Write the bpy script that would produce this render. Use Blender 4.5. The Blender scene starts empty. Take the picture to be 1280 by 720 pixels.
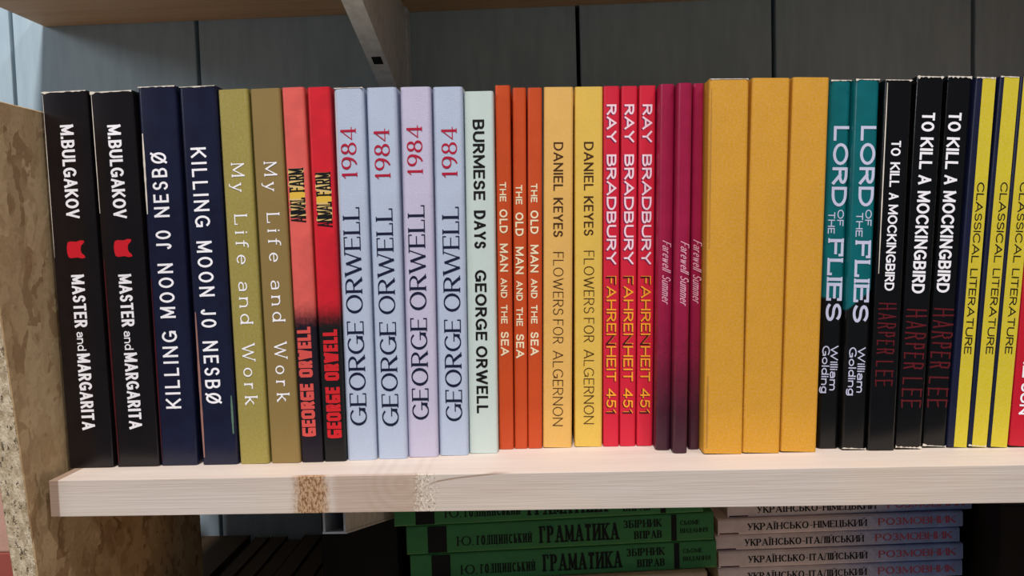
import bpy, bmesh, math, random
from mathutils import Vector, Matrix
random.seed(7)
R = math.radians
MM = 0.001
scn = bpy.context.scene
COL = scn.collection

# ------------------------------------------------------------------ camera
YAW, PITCH, ROLL, EYE = R(2.3), R(3.2), R(1.6), 0.111
fw = Vector((-math.sin(YAW) * math.cos(PITCH), math.cos(YAW) * math.cos(PITCH), -math.sin(PITCH)))
rt0 = fw.cross(Vector((0, 0, 1))).normalized()
up0 = rt0.cross(fw)
rt = math.cos(ROLL) * rt0 - math.sin(ROLL) * up0
up = math.sin(ROLL) * rt0 + math.cos(ROLL) * up0
cam = bpy.data.objects.new('camera', bpy.data.cameras.new('camera'))
COL.objects.link(cam)
m = Matrix((rt, up, -fw)).transposed().to_4x4()
m.translation = Vector((0, 0, EYE))
cam.matrix_world = m
cam.data.sensor_width = 36
cam.data.lens = 36 * 1000 / 1280
cam.data.clip_start = 0.01
scn.camera = cam

# ------------------------------------------------------------------ world, lamps, exposure
world = bpy.data.worlds.new('shop_light')
scn.world = world
world.use_nodes = True
bg = world.node_tree.nodes['Background']
bg.inputs[0].default_value = (0.82, 0.90, 1.0, 1)
bg.inputs[1].default_value = 0.112
vs = scn.view_settings
vs.view_transform = 'Standard'
vs.look = 'None'
vs.exposure = 0.0
vs.gamma = 1.0
vs.use_curve_mapping = False


def area(name, loc, target, sx, sy, power, color):
    l = bpy.data.lights.new(name, 'AREA')
    l.shape = 'RECTANGLE'
    l.size, l.size_y = sx, sy
    l.energy = power
    l.color = color
    o = bpy.data.objects.new(name, l)
    COL.objects.link(o)
    o.location = loc
    o.rotation_euler = (Vector(target) - Vector(loc)).to_track_quat('-Z', 'Y').to_euler()
    return o


area('ceiling_lamp', (-0.10, -1.20, 2.58), (0, 0.41, 0.1), 0.24, 0.20, 94, (1.0, 0.93, 0.91))
area('far_ceiling_lamp', (1.35, -1.10, 2.45), (-0.1, 0.45, 0.0), 0.24, 0.20, 24, (1.0, 0.93, 0.91))
area('side_lamp', (-1.9, -0.80, 0.95), (-0.1, 0.45, 0.1), 0.5, 0.5, 9.0, (0.95, 0.97, 1.0))


# ------------------------------------------------------------------ materials
def srgb(r, g, b):
    f = lambda c: (c / 255 / 12.92) if c <= 10 else ((c / 255 + 0.055) / 1.055) ** 2.4
    return (f(r), f(g), f(b), 1)


class NT:
    def __init__(s, name, rough=0.5, spec=0.5):
        s.m = bpy.data.materials.new(name)
        s.m.use_nodes = True
        s.t = s.m.node_tree
        s.b = s.t.nodes['Principled BSDF']
        s.b.inputs['Roughness'].default_value = rough
        s.b.inputs['Specular IOR Level'].default_value = spec

    def n(s, kind, **kw):
        nd = s.t.nodes.new(kind)
        for k, v in kw.items():
            if k.startswith('_'):
                setattr(nd, k[1:], v)
            else:
                nd.inputs[k].default_value = v
        return nd

    def l(s, a, b):
        s.t.links.new(a, b)

    def coord(s, scale=(1, 1, 1), loc=(0, 0, 0), rot=(0, 0, 0)):
        tc = s.n('ShaderNodeTexCoord')
        mp = s.n('ShaderNodeMapping')
        mp.inputs['Scale'].default_value = scale
        mp.inputs['Location'].default_value = loc
        mp.inputs['Rotation'].default_value = rot
        s.l(tc.outputs['Object'], mp.inputs['Vector'])
        return mp.outputs[0]

    def noise(s, vec, scale, detail=4, rough=0.6, dist=0.0):
        nd = s.n('ShaderNodeTexNoise', Scale=scale, Detail=detail, Roughness=rough, Distortion=dist)
        s.l(vec, nd.inputs['Vector'])
        return nd.outputs[0]

    def math(s, op, a, b=None, clamp=False):
        nd = s.n('ShaderNodeMath', _operation=op, _use_clamp=clamp)
        for i, v in enumerate((a, b)):
            if v is None:
                continue
            if isinstance(v, (int, float)):
                nd.inputs[i].default_value = v
            else:
                s.l(v, nd.inputs[i])
        return nd.outputs[0]

    def step(s, v, lo, hi):
        nd = s.n('ShaderNodeMapRange', _interpolation_type='SMOOTHSTEP')
        nd.inputs['From Min'].default_value = lo
        nd.inputs['From Max'].default_value = hi
        s.l(v, nd.inputs['Value'])
        return nd.outputs[0]

    def mix(s, fac, a, b):
        nd = s.n('ShaderNodeMix', _data_type='RGBA')
        if isinstance(fac, (int, float)):
            nd.inputs[0].default_value = fac
        else:
            s.l(fac, nd.inputs[0])
        for i, v in ((6, a), (7, b)):
            if isinstance(v, tuple):
                nd.inputs[i].default_value = v
            else:
                s.l(v, nd.inputs[i])
        return nd.outputs[2]

    def bump(s, h, strength, dist=0.0005):
        nd = s.n('ShaderNodeBump', Strength=strength, Distance=dist)
        s.l(h, nd.inputs['Height'])
        s.l(nd.outputs[0], s.b.inputs['Normal'])

    def base(s, v):
        if isinstance(v, tuple):
            s.b.inputs['Base Color'].default_value = v
        else:
            s.l(v, s.b.inputs['Base Color'])
        return s.m


_flat = {}


def flat(name, rgb, rough=0.5, spec=0.4):
    if name not in _flat:
        _flat[name] = NT(name, rough, spec).base(srgb(*rgb))
    return _flat[name]


def mul(c, k):
    return (min(c[0] * k, 1), min(c[1] * k, 1), min(c[2] * k, 1), 1)


def card(name, rgb, rough=0.45, spec=0.4, mott=0.12, weave=0.25):
    """printed card: faint mottling, fine tooth"""
    t = NT(name, rough, spec)
    c = srgb(*rgb)
    v = t.coord()
    f = t.step(t.noise(v, 60, 5, 0.65), 0.3, 0.7)
    col = t.mix(f, mul(c, 1 - mott * .6), mul(c, 1 + mott * .6))
    f2 = t.step(t.noise(v, 900, 2, 0.6), 0.3, 0.7)
    col = t.mix(f2, col, t.mix(0.05, col, (1, 1, 1, 1) if sum(rgb) > 330 else mul(c, 2.0)))
    t.base(col)
    t.bump(t.noise(v, 1600, 2, 0.6), weave, 0.0003)
    return t.m


def two_tone(name, top, bottom, z0, z1, slope=0.0, rough=0.4, spec=0.4, mid=None):
    """printed cover that changes from one ink to another down the spine"""
    t = NT(name, rough, spec)
    v = t.coord()
    sp = t.n('ShaderNodeSeparateXYZ')
    t.l(v, sp.inputs[0])
    zz = t.math('SUBTRACT', sp.outputs[2], t.math('MULTIPLY', sp.outputs[0], slope))
    zz = t.math('ADD', zz, t.math('MULTIPLY', t.math('SUBTRACT', t.noise(v, 500, 3), 0.5), (z1 - z0) * 0.5))
    f = t.step(zz, z0, z1)
    mt = t.step(t.noise(v, 70, 4), 0.3, 0.7)
    a, b = srgb(*bottom), srgb(*top)
    col = t.mix(f, t.mix(mt, mul(a, .85), mul(a, 1.15)), t.mix(mt, mul(b, .9), mul(b, 1.1)))
    t.base(col)
    t.bump(t.noise(v, 1500, 2), 0.15, 0.0003)
    return t.m


PAGES = NT('book_pages', 0.8, 0.2)
_v = PAGES.coord((1, 1, 1))
_w = PAGES.n('ShaderNodeTexWave', _wave_type='BANDS', _bands_direction='X', Scale=900, Distortion=1.5, Detail=1)
PAGES.l(_v, _w.inputs['Vector'])
PAGES.base(PAGES.mix(_w.outputs[1], srgb(205, 192, 165), srgb(232, 222, 200)))
PAGES = PAGES.m
PAGES_DARK = flat('brown_page_edges', (86, 70, 52), 0.8, 0.2)


def pine(name, light, dark, knots=True, seed=0.0):
    t = NT(name, 0.6, 0.3)
    v = t.coord((1, 1, 1), (seed, seed * .3, 0))
    ob = t.n('ShaderNodeTexCoord')
    sp = t.n('ShaderNodeSeparateXYZ')
    t.l(ob.outputs['Object'], sp.inputs[0])
    X, Y, Z = sp.outputs
    big = t.noise(v, 9, 2, 0.5)
    warp = t.coord((2.2, 60, 60), (seed, 0, 0), (0, R(2.2), 0))
    g1 = t.noise(warp, 2.2, 5, 0.6, 1.2)
    fine = t.coord((14, 700, 700), (0, 0, 0), (0, R(1.5), 0))
    g2 = t.noise(fine, 1.5, 3, 0.6)
    f = t.math('ADD', t.math('MULTIPLY', t.step(g1, .3, .75), .6), t.math('MULTIPLY', t.step(g2, .3, .75), .25))
    col = t.mix(f, srgb(*light), srgb(*dark))
    col = t.mix(t.math('MULTIPLY', t.step(big, .45, .7), .25), col, srgb(228, 205, 170))
    h = t.math('ADD', t.math('MULTIPLY', g1, .5), g2)
    if knots:
        def band(c, w, soft):
            d = t.math('ABSOLUTE', t.math('SUBTRACT', t.math('ADD', X, t.math('MULTIPLY', t.math('SUBTRACT', t.noise(v, 160, 3), .5), .006)), c))
            return t.math('SUBTRACT', 1.0, t.step(d, w, w + soft))
        face = t.step(t.math('MULTIPLY', Y, -1.0), -.0040, -.0005)     # front face and its arris (origin on the front edge)
        # broad grey-brown patch between two knots
        pm = t.math('MULTIPLY', t.math('MULTIPLY', band(-.0845, .018, .006), face), .55)
        col = t.mix(pm, col, srgb(176, 146, 122))
        # curved rings of the cut knot
        rv = t.coord((1, 1, 1), (.072, 0, .004))
        rg = t.n('ShaderNodeTexWave', _wave_type='RINGS', _rings_direction='Y', Scale=60, Distortion=5, Detail=2)
        rg.inputs['Detail Scale'].default_value = 60
        t.l(rv, rg.inputs['Vector'])
        rm = t.math('MULTIPLY', t.math('MULTIPLY', band(-.074, .012, .008), t.step(rg.outputs[1], .2, 1.0)), .16)
        col = t.mix(rm, col, srgb(150, 118, 92))
        # brown bark-like knot
        sp1 = t.step(t.noise(t.coord((1, 1, .45)), 900, 3, .7), .42, .62)
        kb = t.math('MULTIPLY', band(-.1165, .0046, .006), face)
        col = t.mix(t.math('MULTIPLY', kb, .72), col, srgb(192, 146, 90))
        col = t.mix(t.math('MULTIPLY', kb, t.math('MULTIPLY', sp1, .85)), col, srgb(112, 68, 30))
        # splintered knot with pale fibres and dark checks
        kc = t.math('MULTIPLY', band(-.0605, .0026, .005), face)
        sp2 = t.noise(t.coord((1.4, 1, .8), (0, 0, 0), (0, R(35), 0)), 800, 3, .75)
        col = t.mix(t.math('MULTIPLY', kc, t.step(sp2, .55, .66)), col, srgb(118, 84, 56))
        col = t.mix(t.math('MULTIPLY', kc, t.step(t.math('SUBTRACT', 1.0, sp2), .52, .62)), col, srgb(246, 236, 212))
        # a long check running off the knot
        ck = t.math('ABSOLUTE', t.math('SUBTRACT', t.math('ADD', Z, .0052), t.math('MULTIPLY', t.math('POWER', t.math('MAXIMUM', t.math('ADD', X, .058), 0.0), .5), .028)))
        cm = t.math('MULTIPLY', t.math('MULTIPLY', t.math('SUBTRACT', 1.0, t.step(ck, .0001, .0007)), face), t.math('SUBTRACT', t.step(X, -.060, -.055), t.step(X, -.03, -.012)))
        col = t.mix(t.math('MULTIPLY', cm, .7), col, srgb(140, 108, 82))
        # side panel's shadow on the left end, painted into the wood colour
        end_shade = t.math('SUBTRACT', 1.0, t.step(X, -.2432, -.2424))
        col = t.mix(t.math('MULTIPLY', end_shade, .7), col, srgb(126, 92, 60))
        h = t.math('ADD', h, t.math('MULTIPLY', t.math('ADD', kb, kc), sp1))
    t.base(col)
    t.bump(h, 0.3, 0.0005)
    return t.m


def osb(name, c1, c2, c3):
    """chipboard of pressed strands"""
    t = NT(name, 0.65, 0.25)
    v0 = t.coord((1, 1, 1))
    nz = t.n('ShaderNodeTexNoise', Scale=60, Detail=3)
    t.l(v0, nz.inputs['Vector'])
    va = t.n('ShaderNodeVectorMath', _operation='MULTIPLY_ADD')
    t.l(nz.outputs['Color'], va.inputs[0])
    va.inputs[1].default_value = (.016, .016, .016)
    t.l(v0, va.inputs[2])
    cols = []
    for rot, sc in ((R(25), 110), (R(-50), 90), (R(80), 130)):
        mp = t.n('ShaderNodeMapping')
        mp.inputs['Rotation'].default_value = (rot, 0, 0)
        mp.inputs['Scale'].default_value = (1, 1, .32)
        t.l(va.outputs[0], mp.inputs['Vector'])
        vo = t.n('ShaderNodeTexVoronoi', Scale=sc)
        t.l(mp.outputs[0], vo.inputs['Vector'])
        cols.append(vo)
    sel = t.step(t.noise(v0, 45, 2), .42, .58)
    pick = t.mix(sel, cols[0].outputs['Color'], cols[1].outputs['Color'])
    pick = t.mix(t.step(t.noise(v0, 70, 2), .52, .6), pick, cols[2].outputs['Color'])
    g = t.n('ShaderNodeSeparateColor')
    t.l(pick, g.inputs[0])
    col = t.mix(t.step(g.outputs[0], .0, 1.0), srgb(*c1), srgb(*c2))
    col = t.mix(t.math('MULTIPLY', t.step(g.outputs[1], .5, 1.0), .75), col, srgb(*c3))
    col = t.mix(t.math('MULTIPLY', t.step(t.noise(v0, 220, 4, .7), .52, .75), .5), col, srgb(*c3))
    t.base(col)
    t.bump(t.math('ADD', g.outputs[2], t.noise(v0, 400, 3)), .3, .0004)
    return t.m


def osb_edge(name):
    t = NT(name, 0.7, 0.2)
    v = t.coord((1, 1, .6))
    a = t.noise(v, 300, 5, .7)
    b = t.noise(t.coord((1, 1, .35), (3, 1, 2)), 520, 3, .7)
    col = t.mix(t.step(a, .35, .65), srgb(178, 160, 128), srgb(226, 210, 182))
    col = t.mix(t.math('MULTIPLY', t.step(b, .58, .70), .85), col, srgb(92, 74, 50))
    t.base(col)
    t.bump(t.math('SUBTRACT', a, t.step(b, .56, .7)), .8, .0012)
    return t.m


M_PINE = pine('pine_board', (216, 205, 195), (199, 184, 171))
M_PINE_UP = pine('orange_pine_board', (222, 186, 144), (196, 156, 114), False, 3.1)
M_OSB = osb('chipboard_face', (186, 158, 118), (206, 180, 138), (142, 108, 74))
M_OSB_EDGE = osb_edge('chipboard_edge')
t = NT('blue_painted_board', 0.55, 0.3)
_v = t.coord((6, 6, 1))
t.base(t.mix(t.step(t.noise(_v, 14, 4), .3, .7), srgb(166, 190, 204), srgb(180, 204, 216)))
t.bump(t.noise(t.coord((300, 300, 12)), 1.0, 3), .25, .0004)
M_WALL = t.m
M_GAP = flat('dark_backing', (30, 30, 28), .9, .1)
t = NT('white_metal', 0.42, 0.5)
t.base(t.mix(t.step(t.noise(t.coord(), 120, 4), .4, .7), srgb(224, 230, 236), srgb(204, 209, 214)))
M_METAL = t.m
M_METAL_DARK = flat('bracket_inside', (14, 14, 16), .7, .2)
M_CARD_BOX = card('brown_cardboard', (150, 116, 80))


# ------------------------------------------------------------------ mesh helpers
def link(name, bm, mats, parent=None, smooth=False):
    me = bpy.data.meshes.new(name)
    bm.normal_update()
    bm.to_mesh(me)
    bm.free()
    for mt in (mats if isinstance(mats, (list, tuple)) else [mats]):
        me.materials.append(mt)
    if smooth:
        for p in me.polygons:
            p.use_smooth = True
    o = bpy.data.objects.new(name, me)
    COL.objects.link(o)
    if parent is not None:
        o.parent = parent
    return o


def board(bm, x0, x1, d, z0, z1, nx0, nx1, nd):
    """a plank with a notch cut in its back edge for the rail"""
    P = [(x0, 0), (x1, 0), (x1, d), (nx1, d), (nx1, d - nd), (nx0, d - nd), (nx0, d), (x0, d)]
    A = [bm.verts.new((x, y, z0)) for x, y in P]
    B = [bm.verts.new((x, y, z1)) for x, y in P]
    bm.faces.new(A[::-1])
    bm.faces.new(B)
    for i in range(8):
        j = (i + 1) % 8
        bm.faces.new((A[i], A[j], B[j], B[i]))
    bmesh.ops.bevel(bm, geom=bm.edges[:], offset=.0003, segments=2, affect='EDGES', profile=.6)


def box(bm, x0, x1, y0, y1, z0, z1, bev=0.0, mi=0):
    r = bmesh.ops.create_cube(bm, size=1)
    for v in r['verts']:
        v.co = Vector((x0 + (v.co.x + .5) * (x1 - x0), y0 + (v.co.y + .5) * (y1 - y0), z0 + (v.co.z + .5) * (z1 - z0)))
    fs = {f for v in r['verts'] for f in v.link_faces}
    for f in fs:
        f.material_index = mi
    if bev:
        es = {e for v in r['verts'] for e in v.link_edges}
        bmesh.ops.bevel(bm, geom=list(es), offset=bev, segments=2, affect='EDGES', profile=.6)


def root(name, loc, label, cat, group=None, rot=(0, 0, 0)):
    o = bpy.data.objects.new(name, None)
    o.empty_display_size = .01
    COL.objects.link(o)
    o.location = loc
    o.rotation_euler = rot
    tag(o, label, cat, group)
    return o


def tag(o, label, cat, group=None):
    o['label'] = label
    o['category'] = cat
    if group:
        o['group'] = group
    return o


# ------------------------------------------------------------------ lettering: skeleton glyphs drawn with strokes
# T thick, t thin, c width follows the direction; < > a serif at the start / end; @ an arc cx,cy,rx,ry,a0,a1
G = {
'A': (.72, 't<0,0 .5,1|T>.5,1 1,0|t.18,.3 .82,.3'), 'B': (.58, 'T<>0,0 0,1|c0,1 @.5,.76,.42,.24,90,-90 0,.52|c0,.52 @.52,.26,.48,.26,90,-90 0,0'),
'C': (.68, 'c@.55,.5,.55,.5,42,318'), 'D': (.66, 'T<>0,0 0,1|c0,1 @.4,.5,.6,.5,90,-90 0,0'),
'E': (.5, 'T<>0,0 0,1|t0,1 1,1 1,.84|t0,.52 .85,.52|t0,0 1,0 1,.17'), 'F': (.48, 'T<>0,0 0,1|t0,1 1,1 1,.84|t0,.5 .85,.5'),
'G': (.72, 'c@.52,.5,.52,.5,45,335|T>.98,.08 .98,.42|t.6,.42 .98,.42'), 'H': (.64, 'T<>0,0 0,1|T<>1,0 1,1|t0,.5 1,.5'),
'I': (0, 'T<>0,0 0,1'), 'J': (.4, 'T<1,1 1,.25 @.5,.25,.5,.25,0,-160'), 'K': (.6, 'T<>0,0 0,1|t<1,1 0,.38|T>.3,.58 1,0'),
'L': (.46, 'T<>0,0 0,1|t0,0 1,0 1,.17'), 'M': (.8, 't<0,0 0,1|T0,1 .5,.12|t.5,.12 1,1|T>1,1 1,0'), 'N': (.66, 't<0,0 0,1|T0,1 1,0|t>1,0 1,1'),
'O': (.74, 'c@.5,.5,.5,.5,0,360'), 'Ø': (.74, 'c@.5,.5,.5,.5,0,360|t.0,-.04 1,1.04'), 'P': (.54, 'T<>0,0 0,1|c0,1 @.45,.74,.5,.26,90,-90 0,.48'),
'R': (.56, 'T<>0,0 0,1|c0,1 @.45,.75,.5,.25,90,-90 0,.5|T>.45,.5 1,0'), 'S': (.5, 'c@.5,.75,.46,.25,25,270 @.5,.25,.5,.25,90,-155'),
'T': (.56, 'T<.5,0 .5,1|t0,.86 0,1 1,1 1,.86'), 'U': (.62, 'T<0,1 0,.3|c0,.34 @.5,.32,.5,.32,180,360 1,.34|t>1,.3 1,1'),
'V': (.68, 'T<0,1 .5,0|t>.5,0 1,1'), 'W': (1.0, 'T<0,1 .27,0|t.27,0 .5,.9|T.5,.9 .73,0|t>.73,0 1,1'), 'Y': (.62, 'T<0,1 .5,.45|t<1,1 .5,.45|T>.5,.45 .5,0'),
'1': (.26, 'T<.6,0 .6,1|t.6,1 0,.8'), '4': (.56, 'T<.76,0 .76,1|t.76,1 0,.28|t0,.28 1.05,.28'), '5': (.5, 't.95,1 .16,1 .1,.56|c.1,.56 @.45,.32,.5,.32,118,-145'),
'8': (.5, 'c@.5,.76,.4,.24,0,360|c@.5,.26,.5,.26,0,360'), '9': (.5, 'c@.5,.7,.5,.3,0,360|c1,.68 @.3,.66,.7,.66,0,-80'), '.': (0, 'T0,0 0,.03'), '-': (.3, 't0,.4 1,.4'),
'a': (.42, 'T1,.04 1,.42|c@.5,.45,.5,.2,0,150|c1,.36 @.45,.19,.45,.19,90,270 1,.06'), 'd': (.46, 'c@.5,.33,.5,.33,0,360|T<>1,0 1,1'),
'e': (.44, 't0,.36 1,.36|c@.5,.33,.5,.33,5,315'), 'f': (.34, 'T<.35,0 .35,.75|c.35,.75 @.85,.75,.5,.25,180,70|t0,.65 .85,.65'),
'g': (.46, 'c@.5,.33,.5,.33,0,360|T1,.65 1,-.08|c1,-.08 @.5,-.08,.5,.2,0,-150'), 'i': (0, 'T<>0,0 0,.65|T0,.88 0,.92'), 'l': (0, 'T<>0,0 0,1'),
'k': (.42, 'T<>0,0 0,1|t<.9,.65 0,.25|T>.25,.42 1,0'), 'm': (.74, 'T<>0,0 0,.65|c0,.4 @.25,.42,.25,.23,180,0 .5,.4|T<.5,0 .5,.42|c.5,.4 @.75,.42,.25,.23,180,0 1,.4|T<1,0 1,.42'),
'n': (.44, 'T<>0,0 0,.65|c0,.4 @.5,.42,.5,.23,180,0 1,.4|T<1,0 1,.42'), 'o': (.48, 'c@.5,.33,.5,.33,0,360'), 'r': (.3, 'T<>0,0 0,.65|c0,.38 @.6,.4,.6,.25,180,60'),
'u': (.44, 'T>0,.65 0,.23|c0,.25 @.5,.23,.5,.23,180,360 1,.25|T<>1,0 1,.65'), 'w': (.66, 'T>0,.65 .27,0|t.27,0 .5,.6|T.5,.6 .73,0|t>.73,0 1,.65'),
'y': (.46, 'T<0,.65 .5,0|t<1,.65 .5,0 .25,-.28 0,-.28'),
'Б': (.54, 'T<>0,0 0,1|t0,1 .9,1 .9,.86|c0,.55 @.5,.275,.5,.275,90,-90 0,0'), 'Г': (.46, 'T<>0,0 0,1|t0,1 1,1 1,.8'), 'З': (.5, 'c@.42,.75,.45,.25,150,-90|c@.45,.26,.5,.26,90,-150'),
'И': (.66, 'T<>0,0 0,1|t0,0 1,1|T<>1,0 1,1'), 'Й': (.66, 'T<>0,0 0,1|t0,0 1,1|T<>1,0 1,1|t.3,1.24 .5,1.15 .7,1.24'), 'І': (0, 'T<>0,0 0,1'), 'Ї': (0.16, 'T<>.5,0 .5,1|T-.3,1.2 -.3,1.22|T1.3,1.2 1.3,1.22'),
'Л': (.62, 't<0,0 .3,1|T<>1,0 1,1|t.3,1 1,1'), 'П': (.64, 'T<>0,0 0,1|T<>1,0 1,1|t0,1 1,1'), 'Ц': (.66, 'T<>0,0 0,1|T<>.9,0 .9,1|t0,0 1.1,0 1.1,-.2'),
'Ь': (.5, 'T<>0,0 0,1|c0,.54 @.5,.27,.5,.27,90,-90 0,0'), 'Ю': (.9, 'T<>0,0 0,1|t0,.5 .35,.5|c@.67,.5,.33,.5,0,360'), 'Я': (.56, 'T<>1,0 1,1|c1,1 @.55,.75,.5,.25,90,270 1,.5|t>.55,.5 0,0'),
'Д': (.66, 't.12,0 .35,1|T.88,0 .88,1|t.35,1 .88,1|t0,-.18 0,0 1,0 1,-.18'), 'У': (.6, 'T<0,1 .52,.35|t<1,1 .3,0 .05,0'),
}
for _a, _b in zip('АВЕКМНОРСТ', 'ABEKMHOPCT'):
    G[_a] = G[_b]
# style: thick, thin, serif length, gap, square, shear
STY = {
    'heavy': (.19, .165, 0, .09, 0, 0), 'sans': (.13, .13, 0, .10, 0, 0), 'cond': (.14, .14, 0, .28, 0, 0), 'bold': (.20, .185, 0, .15, 0, 0),
    'semi': (.155, .145, 0, .17, 0, 0), 'light': (.075, .075, 0, .18, 0, 0), 'serif': (.155, .062, .065, .12, 0, 0), 'thinserif': (.12, .075, .05, .52, 0, 0),
    'block': (.24, .24, 0, .07, 1, 0), 'tallblock': (.10, .10, .03, .045, 1, 0), 'script': (.12, .07, 0, .10, 0, .45), 'scratch': (.085, .07, 0, .17, 0, 0),
    'slab': (.21, .17, .045, .13, 0, 0), 'boldserif': (.21, .09, .05, .10, 0, 0),
}


def path(spec, sq):
    pts = []
    for tok in spec.split():
        if tok[0] == '@':
            cx, cy, rx, ry, a0, a1 = map(float, tok[1:].split(','))
            n = max(4, int(abs(a1 - a0) / 20))
            for i in range(n + 1):
                a = R(a0 + (a1 - a0) * i / n)
                c, s = math.cos(a), math.sin(a)
                if sq:
                    k = max(abs(c), abs(s))
                    c, s = c / k, s / k
                pts.append((cx + rx * c, cy + ry * s))
        else:
            x, y = map(float, tok.split(','))
            pts.append((x, y))
    out = [pts[0]]
    for p in pts[1:]:
        if abs(p[0] - out[-1][0]) + abs(p[1] - out[-1][1]) > 1e-4:
            out.append(p)
    return out


def ribbon(bm, pts, ws, ext, emit):
    n = len(pts)
    closed = (pts[0] - pts[-1]).length < 1e-7 and n > 4
    if closed:
        pts = pts[:-1]
        ws = ws[:-1]
        n -= 1
    rows = []
    for i in range(n):
        if closed:
            d0 = (pts[i] - pts[i - 1]).normalized()
            d1 = (pts[(i + 1) % n] - pts[i]).normalized()
        else:
            d0 = (pts[i] - pts[i - 1]).normalized() if i else (pts[1] - pts[0]).normalized()
            d1 = (pts[i + 1] - pts[i]).normalized() if i < n - 1 else d0
        d = d0 + d1
        d = d.normalized() if d.length > .05 else d1
        k = 1 / max(.55, d.dot(d1))
        nm = Vector((-d.y, d.x)) * ws[i] * .5 * k
        p = pts[i].copy()
        if not closed:
            if i == 0:
                p -= d1 * ext
            if i == n - 1:
                p += d0 * ext
        rows.append((emit(p + nm), emit(p - nm)))
    m_ = n if closed else n - 1
    for i in range(m_):
        a, b = rows[i], rows[(i + 1) % n]
        try:
            bm.faces.new((a[0], a[1], b[1], b[0]))
        except ValueError:
            pass


_L = [0.0]


def word(bm, s, length, cap, style, emit, x0=0.0, rnd=None):
    """draw a word of the given length and cap height from x0; emit maps a flat point to a vertex"""
    th, tn, sf, gap, sq, sh = STY[style]
    TH, TN, GP = th * cap, tn * cap, gap * cap
    nat = sum(.28 if ch == ' ' else G[ch][0] for ch in s) * cap
    fixed = sum(0 if ch == ' ' else TH for ch in s) + GP * (len(s) - 1)
    if length - fixed < nat * .35:            # tight: narrow the stems too
        k = length / (fixed + nat * .62)
        if k < 1:
            TH *= k; GP *= k; fixed *= k
    f = (length - fixed) / nat if nat else 1
    hy = TN / 2
    x = x0
    for ch in s:
        if ch == ' ':
            x += .28 * cap * f + GP
            continue
        w, spec = G[ch]
        for st in spec.split('|'):
            kind = st[0]
            st = st[1:]
            s0 = s1 = False
            if st[0] == '<':
                s0 = True
                st = st[1:]
            if st[0] == '>':
                s1 = True
                st = st[1:]
            if not sf and kind == 't' and ch in 'EFLTГБ':     # serif ticks only belong to the serif styles
                tk = st.split()
                if ch in 'TEFLГБ' and len(tk) > 2:
                    st = ' '.join(tk[:2]) if ch != 'T' else ' '.join(tk[1:3])
            P = path(st, sq)
            _L[0] = (_L[0] + 6e-6) if _L[0] < 9e-5 else 0.0      # each stroke a hair above the last, so none share a plane
            V = [Vector((x + TH / 2 + px * w * cap * f, hy + py * (cap - 2 * hy))) for px, py in P]
            if rnd:
                V = [v + Vector((rnd.uniform(-1, 1), rnd.uniform(-1, 1))) * cap * .035 for v in V]
            W = []
            for i, v in enumerate(V):
                if kind == 'T':
                    W.append(TH)
                elif kind == 't':
                    W.append(TN)
                else:
                    a, b = V[max(i - 1, 0)], V[min(i + 1, len(V) - 1)]
                    d = b - a
                    if (V[0] - V[-1]).length < 1e-7 and i in (0, len(V) - 1):
                        d = V[1] - V[-2]
                    W.append(TN + (TH - TN) * (abs(d.y) / max(d.length, 1e-9)) ** 1.3)
            q = (lambda p: emit(Vector((p.x + sh * (p.y - cap / 2), p.y)))) if sh else emit
            ribbon(bm, V, W, hy, q)
            if sf and not rnd:
                for fl, v in ((s0, V[0]), (s1, V[-1])):
                    if fl:
                        hl = TH / 2 + sf * cap
                        _L[0] += 6e-6
                        sw = min(TN, .10 * cap)
                        vy = v.y - (TN - sw) / 2 if v.y < cap / 2 else v.y + (TN - sw) / 2
                        ribbon(bm, [Vector((v.x - hl, vy)), Vector((v.x + hl, vy))], [sw, sw], 0, q)
        x += TH + w * cap * f + GP


INKS = {'white': (250, 250, 255), 'ink': (18, 16, 18), 'crimson': (176, 24, 56), 'navy': (20, 26, 54), 'cream': (240, 226, 190), 'brown': (72, 44, 18),
        'palepink': (246, 214, 224), 'orange': (250, 168, 48), 'pink': (232, 170, 190), 'lavender': (200, 204, 230), 'darkred': (92, 22, 30),
        'faded_red': (214, 84, 78), 'bright_red': (206, 36, 44), 'plum': (96, 30, 84), 'green_ink': (6, 18, 8), 'dull_red': (176, 74, 96), 'ochre': (222, 190, 120),
        'gold': (226, 186, 70), 'cat_red': (206, 30, 44), 'paper': (222, 214, 200), 'maroon': (70, 16, 22)}


def ink(n):
    return flat(n + '_ink', INKS[n], .45, .35)


def spine_text(parent, segs, cap, u, style, di, col, lift=.00012, du=0.0, dv=0.0, name='lettering'):
    """segs: (word, lower v, upper v) in millimetres along the spine"""
    rnd = random.Random(3) if style == 'scratch' else None
    c = cap * MM
    for wd, v0, v1 in segs:
        bm = bmesh.new()
        if di == 'd':
            em = lambda p: bm.verts.new(((u * MM + du) - c / 2 + p.y, -lift - _L[0], v1 * MM + dv - p.x))
        else:
            em = lambda p: bm.verts.new(((u * MM + du) + c / 2 - p.y, -lift - _L[0], v0 * MM + dv + p.x))
        word(bm, wd, (v1 - v0) * MM, c, style, em, 0.0, rnd)
        for f in bm.faces:
            f.normal_update()
            if f.normal.y > 0:
                f.normal_flip()
        link(name, bm, ink(col), parent)


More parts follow.
